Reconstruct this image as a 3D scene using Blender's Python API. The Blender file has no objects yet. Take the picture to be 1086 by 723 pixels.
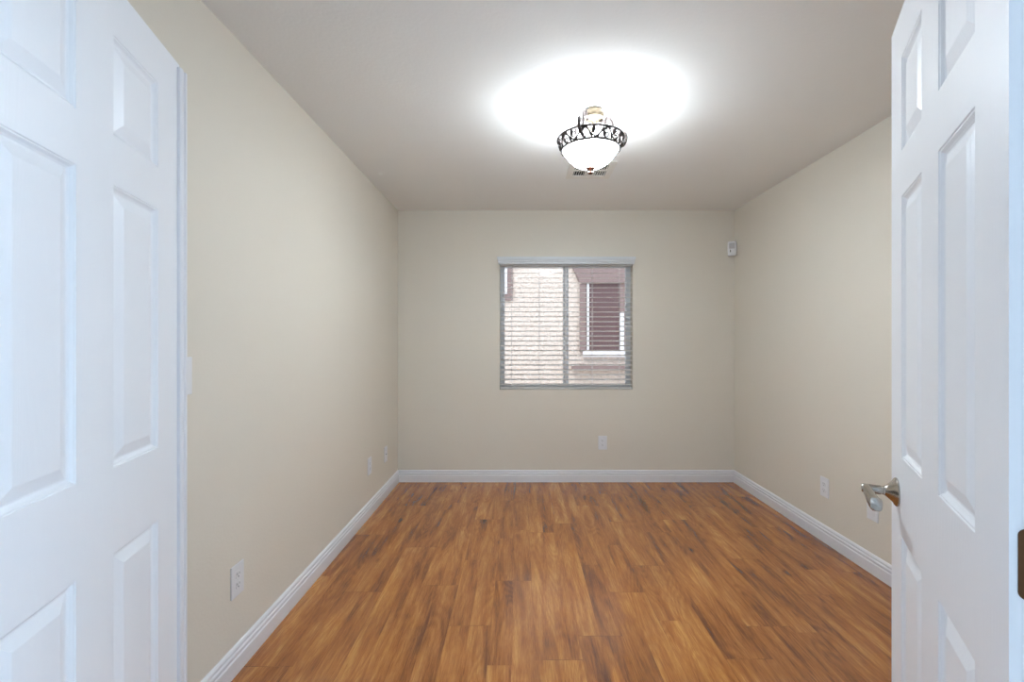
import bpy, bmesh, math, random
from mathutils import Vector, Matrix
random.seed(7)
PI = math.pi
S = bpy.context.scene
C = S.collection

# ------------------------------------------------------------------ camera
EYE = 1.2756
cd = bpy.data.cameras.new('camera'); cam = bpy.data.objects.new('camera', cd); C.objects.link(cam)
cam.location = (0, 0, EYE); cam.rotation_euler = (PI/2, 0, 0)
cd.sensor_width = 36.0; cd.lens = 16.0; cd.clip_start = 0.02
cd.shift_x = -7.6/1086; cd.shift_y = -1.3/1086
S.camera = cam
S.view_settings.view_transform = 'Standard'; S.view_settings.look = 'None'
S.view_settings.gamma = 1; S.view_settings.use_curve_mapping = False
S.view_settings.exposure = 1.16

# ------------------------------------------------------------------ world and lights
W = bpy.data.worlds.new('sky'); S.world = W; W.use_nodes = True
bg = W.node_tree.nodes['Background']; bg.inputs[0].default_value = (0.82, 0.90, 1.0, 1); bg.inputs[1].default_value = 1.0

def light(name, kind, loc, energy, color, rot=(0, 0, 0), **kw):
    l = bpy.data.lights.new(name, kind); l.energy = energy; l.color = color
    for k, v in kw.items(): setattr(l, k, v)
    o = bpy.data.objects.new(name, l); C.objects.link(o); o.location = loc; o.rotation_euler = rot
    return o
light('sun', 'SUN', (0, 0, 10), 0.55, (1.0, 0.93, 0.84), (math.radians(40), 0, math.radians(-24)), angle=0.01)
# added area lamps for the unseen hallway's cool daylight, placed to fill doors and walls
light('hallway_fill_back', 'AREA', (0.15, -1.30, 1.25), 2, (0.62, 0.80, 1.0), (PI/2+.15, 0, 0), shape='RECTANGLE', size=2.4, size_y=1.9)
light('hallway_fill_right', 'AREA', (1.90, -0.08, 1.30), 33, (0.55, 0.76, 1.0), (PI/2+.4, 0, PI/2), shape='RECTANGLE', size=0.9, size_y=2.0)
light('hallway_fill_left', 'AREA', (-1.56, -0.08, 1.30), 6, (0.70, 0.84, 1.0), (PI/2+.4, 0, -PI/2), shape='RECTANGLE', size=0.9, size_y=2.0)

# ------------------------------------------------------------------ materials
def s2l(c):
    return tuple(((x/255)/12.92 if x/255 <= .04045 else ((x/255+.055)/1.055)**2.4) for x in c)
def new_mat(name):
    m = bpy.data.materials.new(name); m.use_nodes = True
    nt = m.node_tree; return m, nt, nt.nodes['Principled BSDF']
def mat(name, rgb, rough=.5, metal=0., bump=0., bscale=60, var=0.0, detail=2, stretch=(1, 1, 1), bdist=.002, spec=None):
    m, nt, b = new_mat(name); N, L = nt.nodes, nt.links
    c = s2l(rgb) + (1,)
    b.inputs['Base Color'].default_value = c
    b.inputs['Roughness'].default_value = rough; b.inputs['Metallic'].default_value = metal
    if spec is not None: b.inputs['Specular IOR Level'].default_value = spec
    tc = N.new('ShaderNodeTexCoord'); mp = N.new('ShaderNodeMapping'); mp.inputs['Scale'].default_value = stretch
    L.new(tc.outputs['Object'], mp.inputs[0])
    n = N.new('ShaderNodeTexNoise'); n.inputs['Scale'].default_value = bscale; n.inputs['Detail'].default_value = detail
    L.new(mp.outputs[0], n.inputs['Vector'])
    if bump:
        bp = N.new('ShaderNodeBump'); bp.inputs['Strength'].default_value = bump; bp.inputs['Distance'].default_value = bdist
        L.new(n.outputs[0], bp.inputs['Height']); L.new(bp.outputs[0], b.inputs['Normal'])
    mx = N.new('ShaderNodeMix'); mx.data_type = 'RGBA'
    mx.inputs[6].default_value = tuple(x*(1-var) for x in c[:3]) + (1,)
    mx.inputs[7].default_value = tuple(min(1, x*(1+var)) for x in c[:3]) + (1,)
    L.new(n.outputs[0], mx.inputs[0]); L.new(mx.outputs[2], b.inputs['Base Color'])
    return m
M = {}
M['wall'] = mat('beige_wall_paint', (229, 222, 209), .7, bump=.2, bscale=95, detail=3, bdist=.0025, spec=.3)
M['ceil'] = mat('ceiling_paint', (244, 243, 240), .85, bump=.22, bscale=70, detail=3, bdist=.003, spec=.2)
M['hall'] = mat('hallway_grey_paint', (226, 228, 230), .8)  # unseen hallway walls, grey chosen to keep the bounced light cool
M['hall_bounce'] = mat('hallway_bounce_floor', (205, 205, 205), .4)  # unseen hallway floor, made pale and neutral so its bounce is less warm
M['trim'] = mat('white_trim_paint', (232, 232, 236), .35)
M['plastic'] = mat('white_plastic', (236, 236, 238), .35)
M['slot'] = mat('dark_slot', (40, 38, 38), .6)
M['sensor_lens'] = mat('sensor_lens', (196, 194, 196), .25)
M['vinyl'] = mat('white_vinyl', (236, 240, 244), .4)
M['blind'] = mat('blind_slat_white', (244, 243, 242), .45)
def translucent(m, f):
    nt = m.node_tree; b = nt.nodes['Principled BSDF']; t = nt.nodes.new('ShaderNodeBsdfTranslucent'); t.inputs[0].default_value = (.93, .92, .91, 1)
    mx = nt.nodes.new('ShaderNodeMixShader'); mx.inputs[0].default_value = f
    nt.links.new(b.outputs[0], mx.inputs[1]); nt.links.new(t.outputs[0], mx.inputs[2]); nt.links.new(mx.outputs[0], nt.nodes['Material Output'].inputs[0])
translucent(M['blind'], .55)
M['valance'] = mat('blind_valance_white', (222, 226, 230), .4)
M['cord'] = mat('blind_cord', (232, 230, 230), .8)
M['nickel'] = mat('satin_nickel', (176, 170, 162), .22, metal=1, var=.05)
M['bronze'] = mat('bronze_hinge', (92, 66, 46), .35, metal=1, var=.1)
M['iron'] = mat('antique_iron', (62, 54, 52), .45, metal=.7, var=.25, bscale=120)
M['pewter'] = mat('antique_silver_gold', (66, 56, 42), .5, metal=.7, var=.2, bscale=60)
M['copper'] = mat('copper_finial', (120, 84, 70), .35, metal=.8, var=.2, bscale=80)
M['register'] = mat('register_enamel', (240, 236, 228), .5)
M['duct'] = mat('duct_dark', (14, 13, 12), .9)
M['stucco'] = mat('stucco_sunlit_cream', (228, 216, 206), .95, bump=1.0, bscale=20, detail=6, var=.13, bdist=.05)
M['trim_and_shade'] = mat('trim_and_shade_taupe', (142, 124, 122), .9, bump=.6, bscale=30, detail=4, var=.08, bdist=.02)  # taupe of the trim, also the colour of painted shade on the wall
M['dusk_pane'] = mat('window_screen_mauve', (98, 74, 76), .5, var=.05)
M['gravel'] = mat('side_yard_gravel', (196, 178, 160), .95, bump=.8, bscale=60, detail=6, var=.25, bdist=.02)
M['dark'] = mat('keyhole_dark', (28, 26, 26), .5)

def door_paint():
    m, nt, b = new_mat('white_door_paint'); N, L = nt.nodes, nt.links
    b.inputs['Base Color'].default_value = s2l((240, 242, 246)) + (1,)
    b.inputs['Roughness'].default_value = .38
    tc = N.new('ShaderNodeTexCoord'); mp = N.new('ShaderNodeMapping'); mp.inputs['Scale'].default_value = (1, 1, .085)
    L.new(tc.outputs['Object'], mp.inputs[0])
    n = N.new('ShaderNodeTexNoise'); n.inputs['Scale'].default_value = 9; n.inputs['Detail'].default_value = 1.5
    n.inputs['Distortion'].default_value = .4
    L.new(mp.outputs[0], n.inputs['Vector'])
    k = N.new('ShaderNodeMath'); k.operation = 'MULTIPLY'; k.inputs[1].default_value = 150
    L.new(n.outputs[0], k.inputs[0])
    s = N.new('ShaderNodeMath'); s.operation = 'SINE'; L.new(k.outputs[0], s.inputs[0])
    n2 = N.new('ShaderNodeTexNoise'); n2.inputs['Scale'].default_value = 420; n2.inputs['Detail'].default_value = 2
    L.new(mp.outputs[0], n2.inputs['Vector'])
    a = N.new('ShaderNodeMath'); a.operation = 'MULTIPLY_ADD'; a.inputs[1].default_value = .35
    L.new(s.outputs[0], a.inputs[0]); L.new(n2.outputs[0], a.inputs[2])
    bp = N.new('ShaderNodeBump'); bp.inputs['Strength'].default_value = .28; bp.inputs['Distance'].default_value = .0006
    L.new(a.outputs[0], bp.inputs['Height']); L.new(bp.outputs[0], b.inputs['Normal'])
    return m
M['door'] = door_paint()

def glass_mat():
    m, nt, b = new_mat('window_glass'); N, L = nt.nodes, nt.links
    t = N.new('ShaderNodeBsdfTransparent'); t.inputs[0].default_value = (.96, .97, .98, 1)
    g = N.new('ShaderNodeBsdfGlossy'); g.inputs['Roughness'].default_value = .02
    mx = N.new('ShaderNodeMixShader'); fr = N.new('ShaderNodeFresnel'); fr.inputs[0].default_value = 1.35
    L.new(fr.outputs[0], mx.inputs[0]); L.new(t.outputs[0], mx.inputs[1]); L.new(g.outputs[0], mx.inputs[2])
    L.new(mx.outputs[0], nt.nodes['Material Output'].inputs[0]); return m
M['glass'] = glass_mat()
def bowl_mat():
    m, nt, b = new_mat('lit_alabaster_glass')
    b.inputs['Base Color'].default_value = (.9, .88, .84, 1); b.inputs['Roughness'].default_value = .3
    b.inputs['Emission Color'].default_value = (.80, .91, 1, 1); b.inputs['Emission Strength'].default_value = 47.0
    return m
M['bowl'] = bowl_mat()
def bulb_mat():
    m, nt, b = new_mat('lit_bulb')
    b.inputs['Emission Color'].default_value = (1, .96, .9, 1); b.inputs['Emission Strength'].default_value = 12
    return m
M['bulb'] = bulb_mat()

def floor_mat():
    m, nt, b = new_mat('oak_laminate'); N, L = nt.nodes, nt.links
    def math_(op, a, bb=None, c=None):
        n = N.new('ShaderNodeMath'); n.operation = op
        for i, v in enumerate((a, bb, c)):
            if v is None: continue
            if isinstance(v, (int, float)): n.inputs[i].default_value = v
            else: L.new(v, n.inputs[i])
        return n.outputs[0]
    at = N.new('ShaderNodeAttribute'); at.attribute_name = 'plank'
    sp = N.new('ShaderNodeSeparateColor'); L.new(at.outputs['Color'], sp.inputs[0])
    tc = N.new('ShaderNodeTexCoord'); xy = N.new('ShaderNodeSeparateXYZ'); L.new(tc.outputs['Object'], xy.inputs[0])
    def vec(sx, sy, off):
        c = N.new('ShaderNodeCombineXYZ')
        L.new(math_('MULTIPLY', xy.outputs[0], sx), c.inputs[0]); L.new(math_('MULTIPLY', xy.outputs[1], sy), c.inputs[1])
        L.new(math_('MULTIPLY', sp.outputs[1], off), c.inputs[2]); return c.outputs[0]
    def noise(v, sc, det, dis=0, ro=.5):
        n = N.new('ShaderNodeTexNoise'); L.new(v, n.inputs['Vector']); n.inputs['Scale'].default_value = sc
        n.inputs['Detail'].default_value = det; n.inputs['Distortion'].default_value = dis; n.inputs['Roughness'].default_value = ro
        return n.outputs[0]
    broad = noise(vec(1, .11, 31), 17, 2, .3)
    rings = math_('SINE', math_('MULTIPLY', noise(vec(1, .13, 57), 8, 1.5, .5), 95))
    fine = noise(vec(1, .035, 91), 260, 4, 0, .65)
    pores = noise(vec(1, .05, 11), 520, 2)
    t = math_('ADD', math_('MULTIPLY', math_('SUBTRACT', sp.outputs[0], .5), .17), .58)
    t = math_('ADD', t, math_('MULTIPLY', math_('SUBTRACT', broad, .5), 1.1))
    t = math_('ADD', t, math_('MULTIPLY', rings, .055))
    t = math_('ADD', t, math_('MULTIPLY', math_('SUBTRACT', fine, .5), .60))
    t = math_('ADD', t, math_('MULTIPLY', math_('SUBTRACT', pores, .5), .5))
    heart = noise(vec(1, .07, 71), 24, 2, .6)
    hs = math_('MULTIPLY', math_('MAXIMUM', math_('SUBTRACT', heart, .60), 0), -1.2)
    t = math_('ADD', t, hs)
    # small dark knots, a few per plank
    vo = N.new('ShaderNodeTexVoronoi'); L.new(vec(1, .42, 23), vo.inputs['Vector']); vo.inputs['Scale'].default_value = 5.2
    kn = math_('SMOOTH_MIN', math_('MULTIPLY', vo.outputs['Distance'], 10), 1.0, .25)
    t = math_('ADD', t, math_('MULTIPLY', math_('SUBTRACT', kn, 1.0), .45))
    cr = N.new('ShaderNodeValToRGB'); L.new(t, cr.inputs[0])
    e = cr.color_ramp.elements
    e[0].position = .05; e[0].color = s2l((84, 44, 20)) + (1,)
    e[1].position = .98; e[1].color = s2l((214, 152, 76)) + (1,)
    for p, c in ((.32, (132, 76, 32)), (.52, (164, 99, 42)), (.74, (188, 122, 55))):
        q = e.new(p); q.color = s2l(c) + (1,)
    seam = math_('MULTIPLY', sp.outputs[2], 1)
    mx = N.new('ShaderNodeMix'); mx.data_type = 'RGBA'; L.new(seam, mx.inputs[0]); L.new(cr.outputs[0], mx.inputs[6])
    mx.inputs[7].default_value = s2l((84, 50, 28)) + (1,)
    L.new(mx.outputs[2], b.inputs['Base Color'])
    b.inputs['Roughness'].default_value = .14
    b.inputs['Specular IOR Level'].default_value = 1.0
    bp = N.new('ShaderNodeBump'); bp.inputs['Strength'].default_value = .06; bp.inputs['Distance'].default_value = .0004
    L.new(fine, bp.inputs['Height']); L.new(bp.outputs[0], b.inputs['Normal'])
    return m
M['floor'] = floor_mat()

# ------------------------------------------------------------------ helpers
def obj(name, bm, m, parent=None, smooth=False):
    me = bpy.data.meshes.new(name); bmesh.ops.recalc_face_normals(bm, faces=bm.faces)
    if smooth:
        for f in bm.faces: f.smooth = True
    bm.to_mesh(me); bm.free(); me.materials.append(M[m])
    o = bpy.data.objects.new(name, me); C.objects.link(o)
    if parent: o.parent = parent
    if smooth:
        try: me.set_sharp_from_angle(angle=math.radians(38))
        except Exception: pass
    return o
def tag(o, label, cat, group=None):
    o['label'] = label; o['category'] = cat
    if group: o['group'] = group
    return o
def thing(name, label, cat, loc=(0, 0, 0), rotz=0, group=None):
    o = bpy.data.objects.new(name, None); C.objects.link(o); o.location = loc; o.rotation_euler = (0, 0, rotz)
    return tag(o, label, cat, group)
def struct(name, bm, m, parent=None, smooth=False):
    o = obj(name, bm, m, parent, smooth)
    if not parent: o['kind'] = 'structure'
    return o
def box(bm, x0, x1, y0, y1, z0, z1, bev=0, mtx=None, seg=2):
    r = bmesh.ops.create_cube(bm, size=1)
    vs = r['verts']
    for v in vs:
        v.co = Vector(((x0+x1)/2 + v.co.x*(x1-x0), (y0+y1)/2 + v.co.y*(y1-y0), (z0+z1)/2 + v.co.z*(z1-z0)))
    if bev:
        es = {e for v in vs for e in v.link_edges}
        r = bmesh.ops.bevel(bm, geom=list(es), offset=bev, segments=seg, profile=.5, affect='EDGES')
        vs = list({v for f in r['faces'] for v in f.verts} | {v for v in vs if v.is_valid})
    if mtx:
        bmesh.ops.transform(bm, matrix=mtx, verts=vs)
    return vs
def mbox(*a, **k):
    bm = bmesh.new(); box(bm, *a, **k); return bm
def lathe(bm, prof, n=48, mtx=None, cap=True):
    rings = []
    for r, z in prof:
        if r < 1e-6: rings.append([bm.verts.new((0, 0, z))])
        else: rings.append([bm.verts.new((r*math.cos(2*PI*i/n), r*math.sin(2*PI*i/n), z)) for i in range(n)])
    for a, b in zip(rings, rings[1:]):
        for i in range(n):
            j = (i+1) % n
            if len(a) == 1 and len(b) == 1: continue
            if len(a) == 1: bm.faces.new((a[0], b[i], b[j]))
            elif len(b) == 1: bm.faces.new((a[i], a[j], b[0]))
            else: bm.faces.new((a[i], a[j], b[j], b[i]))
    vs = [v for r in rings for v in r]
    if mtx: bmesh.ops.transform(bm, matrix=mtx, verts=vs)
    return vs
def tube(bm, pts, rad, n=8, closed=False, flat=1.0):
    pts = [Vector(p) for p in pts]; N = len(pts)
    R = rad if isinstance(rad, (list, tuple)) else [rad]*N
    rings = []; up = None
    for i, p in enumerate(pts):
        if closed: t = (pts[(i+1) % N]-pts[i-1]).normalized()
        else: t = (pts[min(i+1, N-1)]-pts[max(i-1, 0)]).normalized()
        if up is None:
            up = t.orthogonal().normalized()
        up = (up - t*up.dot(t))
        up = up.normalized() if up.length > 1e-6 else t.orthogonal().normalized()
        w = t.cross(up)
        rings.append([bm.verts.new(p + R[i]*(up*math.cos(2*PI*k/n) + w*math.sin(2*PI*k/n)*flat)) for k in range(n)])
    rng = range(N) if closed else range(N-1)
    for i in rng:
        a, b = rings[i], rings[(i+1) % N]
        for k in range(n):
            bm.faces.new((a[k], a[(k+1) % n], b[(k+1) % n], b[k]))
    if not closed:
        bm.faces.new(rings[0]); bm.faces.new(rings[-1])
def smoothpath(pts, n=6):
    P = [Vector(p) for p in pts]; out = []
    for i in range(len(P)-1):
        p0, p1, p2, p3 = P[max(i-1, 0)], P[i], P[i+1], P[min(i+2, len(P)-1)]
        for k in range(n):
            t = k/n
            out.append(.5*((2*p1) + (p2-p0)*t + (2*p0-5*p1+4*p2-p3)*t*t + (3*p1-p0-3*p2+p3)*t**3))
    out.append(P[-1]); return out
def extrude_profile(bm, prof, length, mtx):
    """prof: (out, up) closed polygon; runs along local x from 0 to length"""
    a = [bm.verts.new(mtx @ Vector((0, o, u))) for o, u in prof]
    b = [bm.verts.new(mtx @ Vector((length, o, u))) for o, u in prof]
    n = len(prof)
    for i in range(n):
        j = (i+1) % n; bm.faces.new((a[i], a[j], b[j], b[i]))
    bm.faces.new(a); bm.faces.new(b)

# ------------------------------------------------------------------ room shell
XL, XR, YB, YF, H = -1.0914, 1.934, 4.092, .51, 2.44
WX0, WX1, WZ0, WZ1 = -.175, 1.022, .827, 1.985     # window opening
HY = -1.4; HX0, HX1 = -1.6, 1.934                   # hallway behind the camera
def wall_with_hole(x0, x1, y0, y1, z0, z1, hx0, hx1, hz0, hz1):
    bm = bmesh.new()
    xs = [x0, hx0, hx1, x1]; zs = [z0, hz0, hz1, z1]
    if hz0 <= z0: zs = [z0, z0, hz1, z1]
    for i in range(3):
        for j in range(3):
            if i == 1 and j == 1: continue
            if zs[j+1]-zs[j] < 1e-6: continue
            for y in (y0, y1):
                bm.faces.new([bm.verts.new(c) for c in ((xs[i], y, zs[j]), (xs[i+1], y, zs[j]), (xs[i+1], y, zs[j+1]), (xs[i], y, zs[j+1]))])
    def q(*c): bm.faces.new([bm.verts.new(p) for p in c])
    for x in (hx0, hx1): q((x, y0, zs[1]), (x, y1, zs[1]), (x, y1, zs[2]), (x, y0, zs[2]))
    q((hx0, y0, zs[2]), (hx0, y1, zs[2]), (hx1, y1, zs[2]), (hx1, y0, zs[2]))
    if hz0 > z0: q((hx0, y0, zs[1]), (hx0, y1, zs[1]), (hx1, y1, zs[1]), (hx1, y0, zs[1]))
    for x in (x0, x1): q((x, y0, z0), (x, y1, z0), (x, y1, z1), (x, y0, z1))
    q((x0, y0, z1), (x0, y1, z1), (x1, y1, z1), (x1, y0, z1))
    bmesh.ops.remove_doubles(bm, verts=bm.verts, dist=1e-5)
    return bm
struct('wall_back', wall_with_hole(XL-.12, XR+.12, YB, YB+.16, 0, H, WX0, WX1, WZ0, WZ1), 'wall')
struct('wall_left', mbox(XL-.12, XL, YF, YB, 0, H), 'wall')
struct('wall_right', mbox(XR, XR+.12, YF, YB, 0, H), 'wall')
DX0, DX1, DZ = -.806, .628, 2.055
struct('wall_front', wall_with_hole(HX0, XR+.12, YF-.12, YF, 0, H, DX0, DX1, -.001, DZ), 'wall')
struct('wall_hallway_left', mbox(HX0-.12, HX0, HY-.12, YF-.12, 0, H), 'hall')
struct('wall_hallway_right', mbox(HX1+.0, HX1+.12, HY-.12, YF-.12, 0, H), 'hall')
struct('wall_hallway_back', mbox(HX0, HX1, HY-.12, HY, 0, H), 'hall')
struct('ceiling', mbox(HX0-.12, XR+.12, HY-.12, YB+.16, H, H+.12), 'ceil')

# floor: boards 0.19 m wide, each printed with two strips, end joints where the photo shows them
def floor():
    bm = bmesh.new(); lay = bm.loops.layers.color.new('plank')
    ends = {0: 1.814, 1: 1.961, -1: 2.41, -2: 2.032, -3: 2.366, -4: 1.60, -5: 2.302, -6: 1.778, 2: 2.30, 3: 2.572, 4: 1.819,
            5: 2.026, 6: 2.648, 7: 2.276, 8: 1.9, 9: 2.5}
    rnd = random.Random(11)
    X0, X1, Y0, Y1 = HX0-.02, XR+.02, YF-.1, YB+.02
    def quad(x0, x1, y0, y1, col):
        x0, x1, y0, y1 = max(x0, X0), min(x1, X1), max(y0, Y0), min(y1, Y1)
        if x1-x0 < 1e-5 or y1-y0 < 1e-5: return
        f = bm.faces.new([bm.verts.new(p) for p in ((x0, y0, 0), (x1, y0, 0), (x1, y1, 0), (x0, y1, 0))])
        for l in f.loops: l[lay] = col
    for k in range(-9, 11):
        a = .065+.19*k; e = ends.get(k, rnd.uniform(1.6, 2.8))
        j = -6
        while e+1.2*j < Y1:
            y0, y1 = e+1.2*j, e+1.2*(j+1); g = .0009
            seam = (0, 0, 1, 1)
            for s in (0, 1):
                x0 = a+.095*s; x1 = x0+.095
                # each printed strip has a joint of its own
                cut = y0+rnd.uniform(.5, .7)
                for (p, q) in (((y0+g*1.6, cut), (cut, y1-g*1.6)) if rnd.random() < .3 else ((y0+g*1.6, y1-g*1.6),)):
                    quad(x0+(g if s == 0 else 0), x1-(g if s == 1 else 0), p, q, (rnd.random(), rnd.random(), 0, 1))
            quad(a, a+.19, y0, y0+g*1.6, (0, 0, .6, 1)); quad(a, a+.19, y1-g*1.6, y1, (0, 0, .6, 1))
            quad(a, a+g, y0+g*1.6, y1-g*1.6, (0, 0, .4, 1)); quad(a+.19-g, a+.19, y0+g*1.6, y1-g*1.6, (0, 0, .4, 1))
            j += 1
    return bm
struct('floor', floor(), 'floor')
struct('floor_hallway', mbox(HX0, XR, HY, YF-.1, -.05, 0), 'hall_bounce')

# baseboards
BP = [(0, 0), (.016, 0), (.016, .060), (.0115, .065), (.0115, .069), (.015, .073), (.015, .080), (.0095, .086), (.0095, .090), (.012, .093), (.011, .098), (.006, .104), (.003, .106), (0, .106)]
def baseboard(name, p0, p1, prof=BP):
    p0, p1 = Vector(p0), Vector(p1); d = (p1-p0).normalized(); n = Vector((-d.y, d.x, 0))
    mtx = Matrix(((d.x, n.x, 0, p0.x), (d.y, n.y, 0, p0.y), (0, 0, 1, 0), (0, 0, 0, 1)))
    bm = bmesh.new(); extrude_profile(bm, prof, (p1-p0).length, mtx); struct(name, bm, 'trim')
baseboard('baseboard_back', (XR, YB, 0), (XL, YB, 0))
baseboard('baseboard_left', (XL, YB-.015, 0), (XL, YF, 0))
baseboard('baseboard_right', (XR, YF, 0), (XR, YB-.015, 0))

# door frame of the double doors (just outside the photograph)
bm = bmesh.new()
box(bm, DX0, DX0+.003, YF-.12, YF, 0, DZ); struct('trim_1', bm, 'trim')
bm = bmesh.new()
box(bm, DX1-.003, DX1, YF-.12, YF, 0, DZ); struct('trim_2', bm, 'trim')
struct('trim_3', mbox(DX0, DX1, YF-.12, YF, DZ-.006, DZ), 'trim')
for i, (a, b, c, d) in enumerate(((DX0-.065, DX0-.006, 0, DZ+.06), (DX1+.012, DX1+.07, 0, DZ+.06), (DX0-.006, DX1+.012, DZ+.002, DZ+.06))):
    struct('trim_%d' % (4+i), mbox(a, b, YF-.12-.014, YF-.12, c, d, bev=.004), 'trim')

# ------------------------------------------------------------------ double doors
DL, DT, DTOP, DBOT = .70, .035, 2.036, .012
def door_slab(DL):
    """local x 0..DL from hinge edge to free edge, y=0 visible face (normal -y) .. DT, z"""
    bm = bmesh.new()
    st = .1135*DL/.70; pw = (DL-3*st)/2
    xs = [0, st, st+pw, 2*st+pw, 2*st+2*pw, DL]
    zs = [DBOT, .24, .822, 1.003, 1.606, 1.710, 1.926, DTOP]
    prof = [(0, 0), (.0015, .002), (.004, .0022), (.008, .0065), (.012, .0088), (.0155, .0088), (.039, .0012), (.0405, .0010)]
    for side in (0, 1):
        def P(x, z, dep): return bm.verts.new((x, dep if side == 0 else DT-dep, z))
        for i in range(5):
            for j in range(7):
                x0, x1, z0, z1 = xs[i], xs[i+1], zs[j], zs[j+1]
                if i in (1, 3) and j in (1, 3, 5):
                    loops = []
                    for o, d in prof:
                        loops.append([P(x0+o, z0+o, d), P(x1-o, z0+o, d), P(x1-o, z1-o, d), P(x0+o, z1-o, d)])
                    for a, b in zip(loops, loops[1:]):
                        for k in range(4): bm.faces.new((a[k], a[(k+1) % 4], b[(k+1) % 4], b[k]))
                    bm.faces.new(loops[-1])
                else:
                    bm.faces.new((P(x0, z0, 0), P(x1, z0, 0), P(x1, z1, 0), P(x0, z1, 0)))
    for x in (0, DL):
        bm.faces.new([bm.verts.new(p) for p in ((x, 0, DBOT), (x, DT, DBOT), (x, DT, DTOP), (x, 0, DTOP))])
    for z in (DBOT, DTOP):
        bm.faces.new([bm.verts.new(p) for p in ((0, 0, z), (DL, 0, z), (DL, DT, z), (0, DT, z))])
    bmesh.ops.remove_doubles(bm, verts=bm.verts, dist=1e-5)
    return bm
def rounded_leaf(w0, w1, z0, z1, r, x0, x1):
    """flat plate in the y-z plane with rounded corners, thickness along x"""
    pts = []
    for cy, cz, a0 in ((w1-r, z1-r, 0), (w0+r, z1-r, 90), (w0+r, z0+r, 180), (w1-r, z0+r, 270)):
        for k in range(6):
            a = math.radians(a0+90*k/5); pts.append((cy+r*math.cos(a), cz+r*math.sin(a)))
    bm = bmesh.new()
    A = [bm.verts.new((x0, y, z)) for y, z in pts]; B = [bm.verts.new((x1, y, z)) for y, z in pts]
    n = len(pts)
    for i in range(n): bm.faces.new((A[i], A[(i+1) % n], B[(i+1) % n], B[i]))
    bm.faces.new(A); bm.faces.new(B); return bm
def make_door(name, hinge, far, mirror, DL):
    """hinge/far: floor points of the visible face's two vertical edges"""
    hx, fx = Vector(hinge), Vector(far)
    ang = math.atan2(fx.y-hx.y, fx.x-hx.x)
    bm = door_slab(DL)
    if mirror:                                  # body lies to the left of hinge->far for the left door
        pass
    else:
        for v in bm.verts: v.co.y = -v.co.y
    d = struct(name, bm, 'door')
    d.location = (hx.x, hx.y, 0); d.rotation_euler = (0, 0, ang)
    sg = 1 if mirror else -1
    for zc in (.22, 1.01, 1.82):
        h = rounded_leaf(.0075, .0345, zc-.042, zc+.042, .008, -.0012, .0004)
        for v in h.verts: v.co.y *= sg
        ho = obj('hinge', h, 'bronze', d)
        kb = bmesh.new()
        for a, b in ((-.042, -.0145), (-.0135, .0135), (.0145, .042)):
            lathe(kb, [(0, zc+a), (.0048, zc+a), (.0048, zc+b), (0, zc+b)], 16, Matrix.Translation((-.0035, sg*.0385, 0)))
        obj('hinge_knuckle', kb, 'bronze', ho, True)
        for zz in (-.028, 0, .028):
            sb = bmesh.new()
            lathe(sb, [(0, 0), (.0036, 0), (.003, .0012), (0, .0014)], 14,
                  Matrix.Translation((-.0012, sg*(.016 if zz else .026), zc+zz)) @ Matrix.Rotation(-PI/2, 4, 'Y'))
            obj('screw', sb, 'nickel', ho, True)
    return d
left = make_door('door_1', (-.7577, .5658), (-.942, 1.2618), True, .72)
right = make_door('door_2', (.5864, .545), (.937, 1.145), False, .695)
DL = .72
# astragal on the free edge of the passive (left) leaf: moulded T strip
bm = bmesh.new()
ap = [(DL-.014, 0), (DL-.014, -.007), (DL-.010, -.0095), (DL+.000, -.0095), (DL+.003, -.0065), (DL+.010, -.0065), (DL+.013, -.0105), (DL+.021, -.0105), (DL+.024, -.008), (DL+.024, 0), (DL+.003, 0), (DL+.003, .030), (DL, .030), (DL, 0)]
a = [bm.verts.new((x, y, DBOT)) for x, y in ap]; b = [bm.verts.new((x, y, DTOP-.012)) for x, y in ap]
for i in range(len(ap)):
    j = (i+1) % len(ap); bm.faces.new((a[i], a[j], b[j], b[i]))
bm.faces.new(a); bm.faces.new(b)
obj('astragal', bm, 'trim', left)

DL = .695
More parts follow.
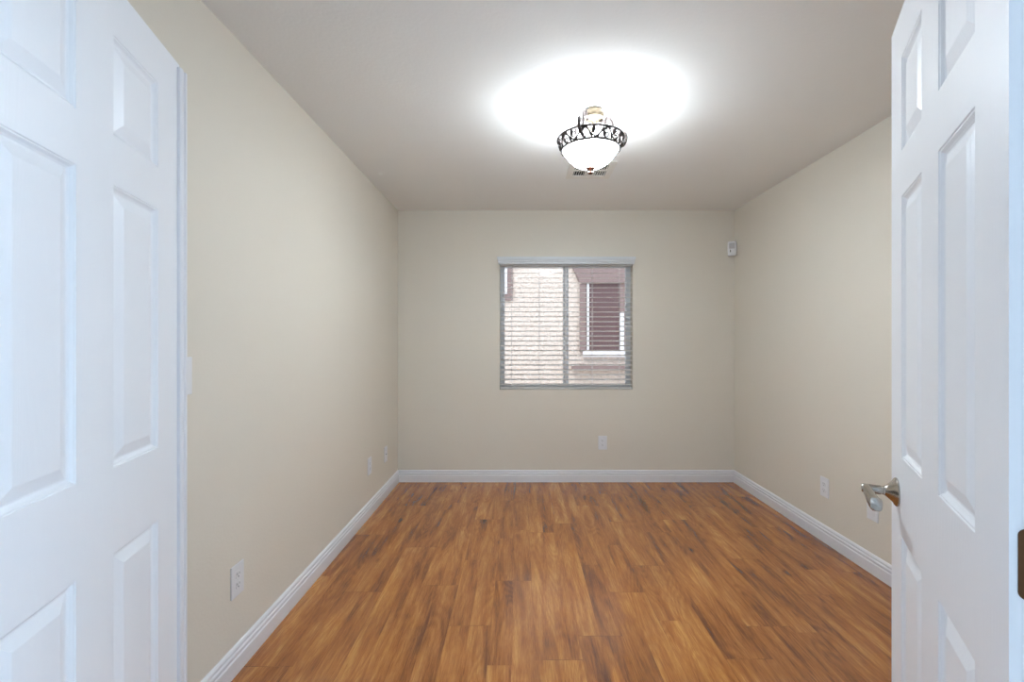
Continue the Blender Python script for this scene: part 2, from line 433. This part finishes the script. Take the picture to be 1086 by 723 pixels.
# lever handle of the right door (local: -x towards hinge, visible face normal is +y for this leaf)
def lever(door, side):
    y0 = 0 if side > 0 else -DT
    R = Matrix.Translation((DL-.068, y0, .912)) @ Matrix.Rotation(-side*PI/2, 4, 'X')
    bm = bmesh.new()
    lathe(bm, [(0, .0), (.033, 0), (.0335, .003), (.031, .006), (.024, .010), (.017, .017), (.0125, .022), (.0115, .024), (.0, .024)], 40, R)
    rose = obj('door_handle', bm, 'nickel', door, True)
    bm = bmesh.new()
    lathe(bm, [(0, .022), (.0105, .022), (.0105, .0275), (.0093, .028), (.0093, .031), (.0105, .0315), (.0105, .066), (.0085, .069), (0, .069)], 28, R)
    obj('neck', bm, 'nickel', rose, True)
    bm = bmesh.new()
    x0 = DL-.068; yy = y0+side*.058; z = .912
    pts = smoothpath([(x0+.004, yy, z), (x0-.018, yy+side*.002, z+.001), (x0-.045, yy+side*.001, z-.001), (x0-.072, yy, z-.004), (x0-.094, yy-side*.002, z-.006), (x0-.106, yy-side*.004, z-.007)], 5)
    n = len(pts); rr = [.0100+.0060*(i/(n-1)) for i in range(n)]; rr[0] = .006; rr[-1] = .0135; rr[-2] = .0155
    rings = []
    for p, r in zip(pts, rr):
        sq = lambda v: math.copysign(abs(v)**.65, v)
        rings.append([bm.verts.new((p.x, p.y+sq(math.cos(2*PI*k/16))*r*.75, p.z+sq(math.sin(2*PI*k/16))*r)) for k in range(16)])
    for A, B in zip(rings, rings[1:]):
        for k in range(16): bm.faces.new((A[k], A[(k+1) % 16], B[(k+1) % 16], B[k]))
    bm.faces.new(rings[0]); bm.faces.new(rings[-1])
    obj('lever', bm, 'nickel', rose, True)
    return rose
lever(right, 1); lever(right, -1)
bm = bmesh.new(); box(bm, DL-.0005, DL+.0012, -DT+.005, -.005, .912-.028, .912+.028); obj('latch_plate', bm, 'nickel', right)

# ------------------------------------------------------------------ window
root = bpy.data.objects.new('window_1', None); C.objects.link(root); root['kind'] = 'structure'; root.location = (0, YB, 0)
fy0, fy1 = .085, .145
def frame_ring(x0, x1, z0, z1, w, y0, y1, bev=.003):
    bm = bmesh.new()
    box(bm, x0, x0+w, y0, y1, z0, z1, bev); box(bm, x1-w, x1, y0, y1, z0, z1, bev)
    box(bm, x0+w, x1-w, y0, y1, z0, z0+w, bev); box(bm, x0+w, x1-w, y0, y1, z1-w, z1, bev); return bm
obj('window_frame', frame_ring(WX0, WX1, WZ0, WZ1, .022, fy0, fy1), 'vinyl', root)
xm = (WX0+WX1)/2 + .002
s1 = obj('sash', frame_ring(WX0+.022, xm+.030, WZ0+.022, WZ1-.022, .020, fy0+.030, fy0+.052), 'vinyl', root)
s2 = obj('sash', frame_ring(xm-.022, WX1-.022, WZ0+.022, WZ1-.022, .024, fy0+.004, fy0+.026), 'vinyl', root)
obj('pane', mbox(WX0+.040, xm+.012, fy0+.039, fy0+.043, WZ0+.040, WZ1-.040), 'glass', s1)
obj('pane', mbox(xm+.001, WX1-.044, fy0+.013, fy0+.017, WZ0+.044, WZ1-.044), 'glass', s2)
obj('sash_lock', mbox(xm-.014, xm+.0, fy0-.008, fy0+.006, 1.36, 1.42, bev=.003), 'vinyl', s2)

# blind
bl = thing('window_blind', 'white two inch horizontal slat blind lowered over the window, slats open', 'window blind', (0, YB, 0))
bm = bmesh.new()
vp = [(0, 1.952), (.030, 1.952), (.032, 1.958), (.032, 1.968), (.036, 1.973), (.037, 1.985), (.043, 1.992), (.046, 2.004), (.046, 2.014), (0.0, 2.014)]
vx0, vx1 = -.198, 1.040
a = []; b = []
for o, u in vp:
    e = max(0, (o-.030))*.55
    a.append(bm.verts.new((vx0+.012-e*1.2, -o, u))); b.append(bm.verts.new((vx1-.012+e*1.2, -o, u)))
for i in range(len(vp)):
    j = (i+1) % len(vp); bm.faces.new((a[i], a[j], b[j], b[i]))
bm.faces.new(a); bm.faces.new(b)
obj('valance', bm, 'valance', bl)
obj('headrail', mbox(WX0+.006, WX1-.006, .006, .056, WZ1-.045, WZ1-.003, bev=.002), 'blind', bl)
SL0, SL1 = WX0+.005, WX1-.004
pitch = .0437; zt = 1.921; zb = .872
ns = int((zt-zb)/pitch)+1
tilt = math.radians(-10)
def slat_bm():
    bm = bmesh.new(); w, th = .050, .0030; A = []; n = 6
    top = [(-w/2+w*i/n, .0016*math.cos(PI*(i/n-.5))) for i in range(n+1)]
    for x in (SL0, SL1):
        A.append([bm.verts.new((x, y*math.cos(tilt), z+th/2 - y*math.sin(tilt))) for y, z in top] +
                 [bm.verts.new((x, y*math.cos(tilt), z-th/2 - y*math.sin(tilt))) for y, z in reversed(top)])
    n = len(A[0])
    for i in range(n): bm.faces.new((A[0][i], A[0][(i+1) % n], A[1][(i+1) % n], A[1][i]))
    bm.faces.new(A[0]); bm.faces.new(A[1]); return bm
first = obj('slat', slat_bm(), 'blind', bl); first.location = (0, .033, zt)
for k in range(1, ns):
    o = first.copy(); C.objects.link(o); o.parent = bl; o.location = (0, .033, zt-k*pitch)
obj('bottom_rail', mbox(SL0, SL1, .008, .058, WZ0+.004, WZ0+.022, bev=.004), 'blind', bl)
for px in (542.4, 572, 628.4, 657):
    x = (px-550.6)/482*4.11
    bm = bmesh.new()
    for y in (.007, .059):
        tube(bm, [(x, y, WZ0+.015), (x, y, 1.95)], .0016, 6)
    obj('ladder_cord', bm, 'cord', bl)
# ------------------------------------------------------------------ wall plates
def plate_thing(name, label, cat, loc, rotz, kind, group=None, w=.079, h=.124):
    """local: wall plane y=0, room towards -y"""
    t = thing(name, label, cat, loc, rotz, group)
    bm = mbox(-w/2, w/2, -.0055, 0, -h/2, h/2, bev=.0025)
    obj('cover_plate', bm, 'plastic', t)
    if kind == 'outlet':
        for s in (-1, 1):
            bm = bmesh.new(); zc = s*.0195
            pts = []
            for k in range(24):
                a = 2*PI*k/24; pts.append((max(-.0145, min(.0145, .0175*math.cos(a))), .0145*math.sin(a)))
            A = [bm.verts.new((x, -.0050, zc+z)) for x, z in pts]; B = [bm.verts.new((x*.97, -.0075, zc+z*.97)) for x, z in pts]
            for i in range(24): bm.faces.new((A[i], A[(i+1) % 24], B[(i+1) % 24], B[i]))
            bm.faces.new(A); bm.faces.new(B)
            r = obj('receptacle', bm, 'plastic', t)
            bm = bmesh.new()
            box(bm, -.0075, -.0055, -.0078, -.0072, zc, zc+.009); box(bm, .0052, .0068, -.0078, -.0072, zc+.001, zc+.008)
            lathe(bm, [(0, 0), (.0026, 0), (.0026, .0006), (0, .0006)], 12, Matrix.Translation((0, -.0072, zc-.0065)) @ Matrix.Rotation(PI/2, 4, 'X'))
            obj('slot', bm, 'slot', r)
        bm = bmesh.new(); lathe(bm, [(0, 0), (.003, 0), (.0025, .001), (0, .0012)], 12, Matrix.Translation((0, -.0055, 0)) @ Matrix.Rotation(PI/2, 4, 'X'))
        obj('screw', bm, 'plastic', t)
    elif kind == 'jack':
        bm = bmesh.new(); box(bm, -.009, .009, -.0075, -.005, -.008, .008, bev=.001); j = obj('jack', bm, 'plastic', t)
        obj('port', mbox(-.006, .006, -.0079, -.0073, -.005, .004), 'slot', j)
        for s in (-1, 1):
            bm = bmesh.new(); lathe(bm, [(0, 0), (.003, 0), (.0025, .001), (0, .0012)], 12, Matrix.Translation((0, -.0055, s*.042)) @ Matrix.Rotation(PI/2, 4, 'X'))
            obj('screw', bm, 'plastic', t)
    elif kind == 'port':
        bm = bmesh.new(); box(bm, -.010, .006, -.0079, -.0050, .011, .0165); obj('port', bm, 'slot', t)
        bm = bmesh.new(); box(bm, -.016, .016, -.0068, -.0050, -.033, .033, bev=.0008); obj('insert', bm, 'plastic', t)
    elif kind == 'switch':
        obj('switch_opening', mbox(-.006, .006, -.0062, -.005, -.0125, .0125), 'plastic', t)
        bm = mbox(-.0045, .0045, -.016, -.004, -.002, .006, bev=.0015, mtx=Matrix.Rotation(math.radians(-25), 4, 'X'))
        obj('toggle', bm, 'plastic', t)
        for s in (-1, 1):
            bm = bmesh.new(); lathe(bm, [(0, 0), (.003, 0), (.0025, .001), (0, .0012)], 12, Matrix.Translation((0, -.0055, s*.030)) @ Matrix.Rotation(PI/2, 4, 'X'))
            obj('screw', bm, 'plastic', t)
    return t
plate_thing('wall_outlet', 'white duplex electrical outlet on the back wall below the window', 'outlet', (.7496, YB, .351), 0, 'outlet')
plate_thing('wall_outlet', 'white duplex electrical outlet low on the left wall nearest the open left door', 'outlet', (XL, 1.758, .350), PI/2, 'outlet')
plate_thing('wall_outlet', 'small distant duplex outlet on left wall, second plate from the back corner', 'outlet', (XL, 3.313, .357), PI/2, 'outlet')
plate_thing('wall_jack_plate', 'small white wall plate on left wall closest to the back corner', 'wall plate', (XL, 3.713, .343), PI/2, 'jack')
plate_thing('wall_outlet', 'white duplex electrical outlet low on the right wall', 'outlet', (XR, 2.878, .344), -PI/2, 'outlet')
plate_thing('wall_jack_plate', 'white wall plate with one dark slot, on right wall just behind the door lever', 'wall plate', (XR, 2.486, .350), -PI/2, 'port')
plate_thing('light_switch', 'white light switch plate on left wall, mostly hidden by the open left door', 'switch', (XL, 1.473, 1.157), PI/2, 'switch')

# ------------------------------------------------------------------ motion detector in the back right corner
md = thing('motion_detector', 'small white motion detector high in the back right corner of the room', 'motion detector', (1.897, YB-.037, 2.088), math.radians(-28))
bm = bmesh.new()
A = []
for z, sx, sy in ((-.064, .027, .016), (-.058, .033, .022), (-.02, .036, .026), (.03, .036, .026), (.056, .034, .023), (.063, .029, .017)):
    A.append([bm.verts.new((sx*cx*1.0, -sy*.8 if cy < 0 and abs(cx) > .9 else sy*cy, z)) for cx, cy in
              ((-1, 1), (-1, -.7), (-.6, -1), (0, -1.15), (.6, -1), (1, -.7), (1, 1))])
for a, b in zip(A, A[1:]):
    for i in range(7): bm.faces.new((a[i], a[(i+1) % 7], b[(i+1) % 7], b[i]))
bm.faces.new(A[0]); bm.faces.new(A[-1])
obj('housing', bm, 'plastic', md)
obj('lens', mbox(-.022, .022, -.0335, -.025, -.005, .045, bev=.004), 'sensor_lens', md)
obj('indicator', mbox(-.0145, -.0085, -.0325, -.024, -.036, -.014, bev=.001), 'slot', md)
bm = bmesh.new(); box(bm, -.014, .014, .020, .040, -.03, .03, bev=.003); obj('bracket', bm, 'plastic', md)

# ------------------------------------------------------------------ ceiling air register
VX, VY, VS = .489, 3.118, .31
ar = thing('air_vent', 'white square ceiling air register behind the light fixture', 'air vent', (VX, VY, H))
bm = bmesh.new(); h = VS/2
# frame with raised cross
def ringbox(bm, a, b, z0, z1):
    box(bm, -b, b, a, b, z0, z1); box(bm, -b, b, -b, -a, z0, z1); box(bm, -b, -a, -a, a, z0, z1); box(bm, a, b, -a, a, z0, z1)
ringbox(bm, .112, h, -.008, -.0005)
box(bm, -.034, .034, -.112, .112, -.007, -.002); box(bm, -.112, -.034, -.010, .010, -.007, -.002); box(bm, .034, .112, -.010, .010, -.007, -.002)
obj('frame', bm, 'register', ar)
obj('duct_shade', mbox(-.112, .112, -.112, .112, -.0016, -.0004), 'duct', ar)  # near-black sheet, the shade inside the duct put into its colour
for sx in (-1, 1):
    for sy in (-1, 1):
        for k in range(5):
            xc = sx*(.034 + .078*(k+.5)/5); y0, y1 = sorted((sy*.010, sy*.098))
            bm = mbox(-.0016, .0016, y0, y1, -.0065, -.0018, mtx=None)
            for v in bm.verts: v.co.x += xc + sx*(-.0012 if v.co.z > -.004 else .0012)
            obj('louver', bm, 'register', ar)
        y0, y1 = sorted((sy*.098, sy*.112))
        x0, x1 = sorted((sx*.034, sx*.112))
        obj('border_strip', mbox(x0, x1, y0, y1, -.007, -.0018), 'register', ar)

# ------------------------------------------------------------------ ceiling light
LX, LY = .362, 2.31
cl = thing('ceiling_light', 'lit semi flush ceiling light with white glass bowl and scrolled iron band', 'ceiling light', (LX, LY, H))
def Z(z): return z-H
bm = bmesh.new()
lathe(bm, [(0, 0), (.040, 0), (.048, -.006), (.053, -.018), (.055, -.034), (.050, -.044), (.030, -.049), (.012, -.058), (.008, -.066), (0, -.066)], 40, Matrix.Translation((.017, 0, 0)))
obj('canopy', bm, 'pewter', cl, True)
bm = bmesh.new(); tube(bm, [(.012, 0, -.05), (0, 0, Z(2.23))], .0045, 10)
lathe(bm, [(0, Z(2.36)), (.010, Z(2.358)), (.012, Z(2.350)), (.008, Z(2.342)), (0, Z(2.34))], 16)
obj('stem', bm, 'pewter', cl, True)
RT, RB, ZT, ZB = .165, .146, Z(2.290), Z(2.236)
def circ(r, z, n=72): return [(r*math.cos(2*PI*i/n), r*math.sin(2*PI*i/n), z) for i in range(n)]
bm = bmesh.new(); tube(bm, circ(RT, ZT), .0062, 8, True); obj('top_rim', bm, 'iron', cl, True)
bm = bmesh.new(); tube(bm, circ(RB, ZB), .0055, 8, True)
lathe(bm, [(RB-.002, ZB+.003), (RB-.008, ZB+.001), (RB-.010, ZB-.002), (RB-.002, ZB-.003)], 72)
obj('lower_rim', bm, 'iron', cl, True)
# scrollwork band: leafy vine in 9 repeats between the two rims
bm = bmesh.new()
def onband(a, t): # a angle, t 0..1 from lower to top rim
    r = RB+(RT-RB)*t; return (r*math.cos(a), r*math.sin(a), ZB+(ZT-ZB)*t)
REP = 9
for k in range(REP):
    a0 = 2*PI*k/REP; s = 2*PI/REP
    wave = [onband(a0+s*u, .5+.36*math.sin(2*PI*u)) for u in [i/20 for i in range(21)]]
    tube(bm, wave, .0042, 6)
    for c, cv, dr in ((.27, .38, 1), (.77, .62, -1)):
        sp = []
        for i in range(22):
            q = i/21; ang = dr*(PI*.5+q*PI*2.4); rr = .40*(1-q)**.8+.05
            sp.append(onband(a0+s*(c+rr*.42*math.cos(ang)), cv+rr*.8*math.sin(ang)*dr))
        tube(bm, sp, [.0038-.0012*(i/21) for i in range(22)], 6)
    for c, t0, t1, w in ((.02, .5, .96, .07), (.12, .62, .06, .09), (.5, .5, .04, .07), (.62, .38, .95, .09), (.40, .70, .97, -.05), (.9, .3, .03, -.05)):
        lf = [onband(a0+s*(c+w*math.sin(PI*.5*i/6)), t0+(t1-t0)*i/6) for i in range(7)]
        tube(bm, lf, [.0022+.0052*math.sin(PI*min(1, .15+i/7)) for i in range(7)], 6)
obj('scroll_band', bm, 'iron', cl, True)
# three scrolled arms: curl under the canopy, arch out, fall through the band and curl up outside
for a in (math.radians(4), math.radians(124), math.radians(244)):
    bm = bmesh.new()
    prof = []
    for i in range(9):          # inner curl
        q = i/8; an = -PI*.4 + PI*1.35*q; r = .006+.012*q
        prof.append((.060-r*math.cos(an)*1.0, Z(2.372)+r*math.sin(an)))
    prof += [(.082, Z(2.405)), (.103, Z(2.398)), (.115, Z(2.372)), (.120, Z(2.335)), (.128, Z(2.300)), (.145, Z(2.270)), (.163, Z(2.264)), (.176, Z(2.278)), (.184, Z(2.304))]
    for i in range(9):          # outer curl
        q = i/8; an = -.2 + PI*1.5*q; r = .013-.008*q
        prof.append((.171+r*math.cos(an), Z(2.318)+r*math.sin(an)*1.15))
    pts = smoothpath([(p*math.cos(a), p*math.sin(a), z) for p, z in prof], 3)
    n = len(pts); tube(bm, pts, [.0078 if 8 < i < n-8 else .0058 for i in range(n)], 8)
    obj('arm', bm, 'iron', cl, True)
bm = bmesh.new(); prof = []
for i in range(15):
    t = (PI/2)*i/14; prof.append((.140*math.sin(t), Z(2.238)-.088*(1-math.sin(t)**2.8)))
for i in range(14, -1, -1):
    t = (PI/2)*i/14; prof.append((.136*math.sin(t), Z(2.238)-.084*(1-math.sin(t)**2.8)))
lathe(bm, prof, 64); bmesh.ops.remove_doubles(bm, verts=bm.verts, dist=1e-5)
obj('glass_bowl', bm, 'bowl', cl, True)
bm = bmesh.new(); z0 = Z(2.148)
lathe(bm, [(0, z0+.002), (.023, z0), (.0245, z0-.004), (.016, z0-.009), (.007, z0-.012), (.006, z0-.016), (.012, z0-.020), (.014, z0-.026), (.009, z0-.032), (0, z0-.035)], 28)
obj('finial', bm, 'copper', cl, True)
for s in (-1, 1):
    bm = bmesh.new(); bmesh.ops.create_uvsphere(bm, u_segments=20, v_segments=12, radius=.022)
    for v in bm.verts: v.co += Vector((s*.065, 0, Z(2.262)))
    bo = obj('bulb', bm, 'bulb', cl, True)
    bm = bmesh.new(); tube(bm, [(s*.004, 0, Z(2.262)), (s*.046, 0, Z(2.262))], .013, 14); obj('socket', bm, 'plastic', cl, True)
    l = light('bulb_light', 'POINT', (0, 0, 0), .8, (.84, .93, 1), shadow_soft_size=.03)
    l.parent = cl; l.location = (s*.065, 0, Z(2.302))

# ------------------------------------------------------------------ outside: the neighbour's stucco house across the side yard
struct('ground', mbox(-8, 10, YB+.3, 9, -.25, -.15), 'gravel')
NY = 7.0; ns7 = 482/NY
def X7(px): return (px-550.6)/ns7
def Z7(py): return EYE+(360.2-py)/ns7
nb = thing('neighbouring_house', 'sunlit cream stucco house wall across the side yard, seen through the window', 'house', (0, NY, -.15))
def W7(x0, x1, y0, y1, zt_, zb_, **k):  # pixels of the wall plane -> local box, depth y0..y1
    return mbox(X7(x0), X7(x1), y0, y1, Z7(zt_)+.15, Z7(zb_)+.15, **k)
obj('wall', mbox(-6, 8, 0, .3, 0, 5.2), 'stucco', nb)
# taupe surround: eave shadow built as slanting header, left reveal, right reveal
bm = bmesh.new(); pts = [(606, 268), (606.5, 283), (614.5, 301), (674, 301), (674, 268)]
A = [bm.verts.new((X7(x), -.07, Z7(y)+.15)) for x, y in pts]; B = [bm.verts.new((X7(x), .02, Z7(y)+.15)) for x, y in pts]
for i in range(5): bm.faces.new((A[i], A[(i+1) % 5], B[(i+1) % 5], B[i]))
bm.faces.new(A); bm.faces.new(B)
obj('surround_and_shade', bm, 'trim_and_shade', nb)
obj('surround_and_shade', W7(614.5, 621, -.05, .02, 301, 373), 'trim_and_shade', nb)
obj('surround_and_shade', W7(661, 674, -.05, .02, 301, 378), 'trim_and_shade', nb)
wf = obj('window', W7(621, 661, -.03, .02, 301, 373), 'dusk_pane', nb)
obj('frame', W7(622, 624.2, -.045, -.02, 301, 373), 'vinyl', wf)
obj('frame', W7(656.6, 661, -.045, -.02, 332, 373), 'vinyl', wf)
obj('frame', W7(656.6, 661, -.045, -.02, 283, 332), 'trim_and_shade', wf)
obj('sill', W7(618, 663, -.07, .02, 372, 377.5, bev=.01), 'trim', nb)
obj('shadow_band', W7(606, 674, -.16, .02, 386, 391.5), 'trim_and_shade', nb)  # band of shadow on the wall, built as a taupe box
w2 = obj('window', W7(500, 543.5, -.04, .02, 262, 318.5), 'trim_and_shade', nb)
obj('glare_pane', W7(500, 538, -.055, -.03, 262, 312), 'trim', w2)  # opaque white pane, glare on the glass put into its colour
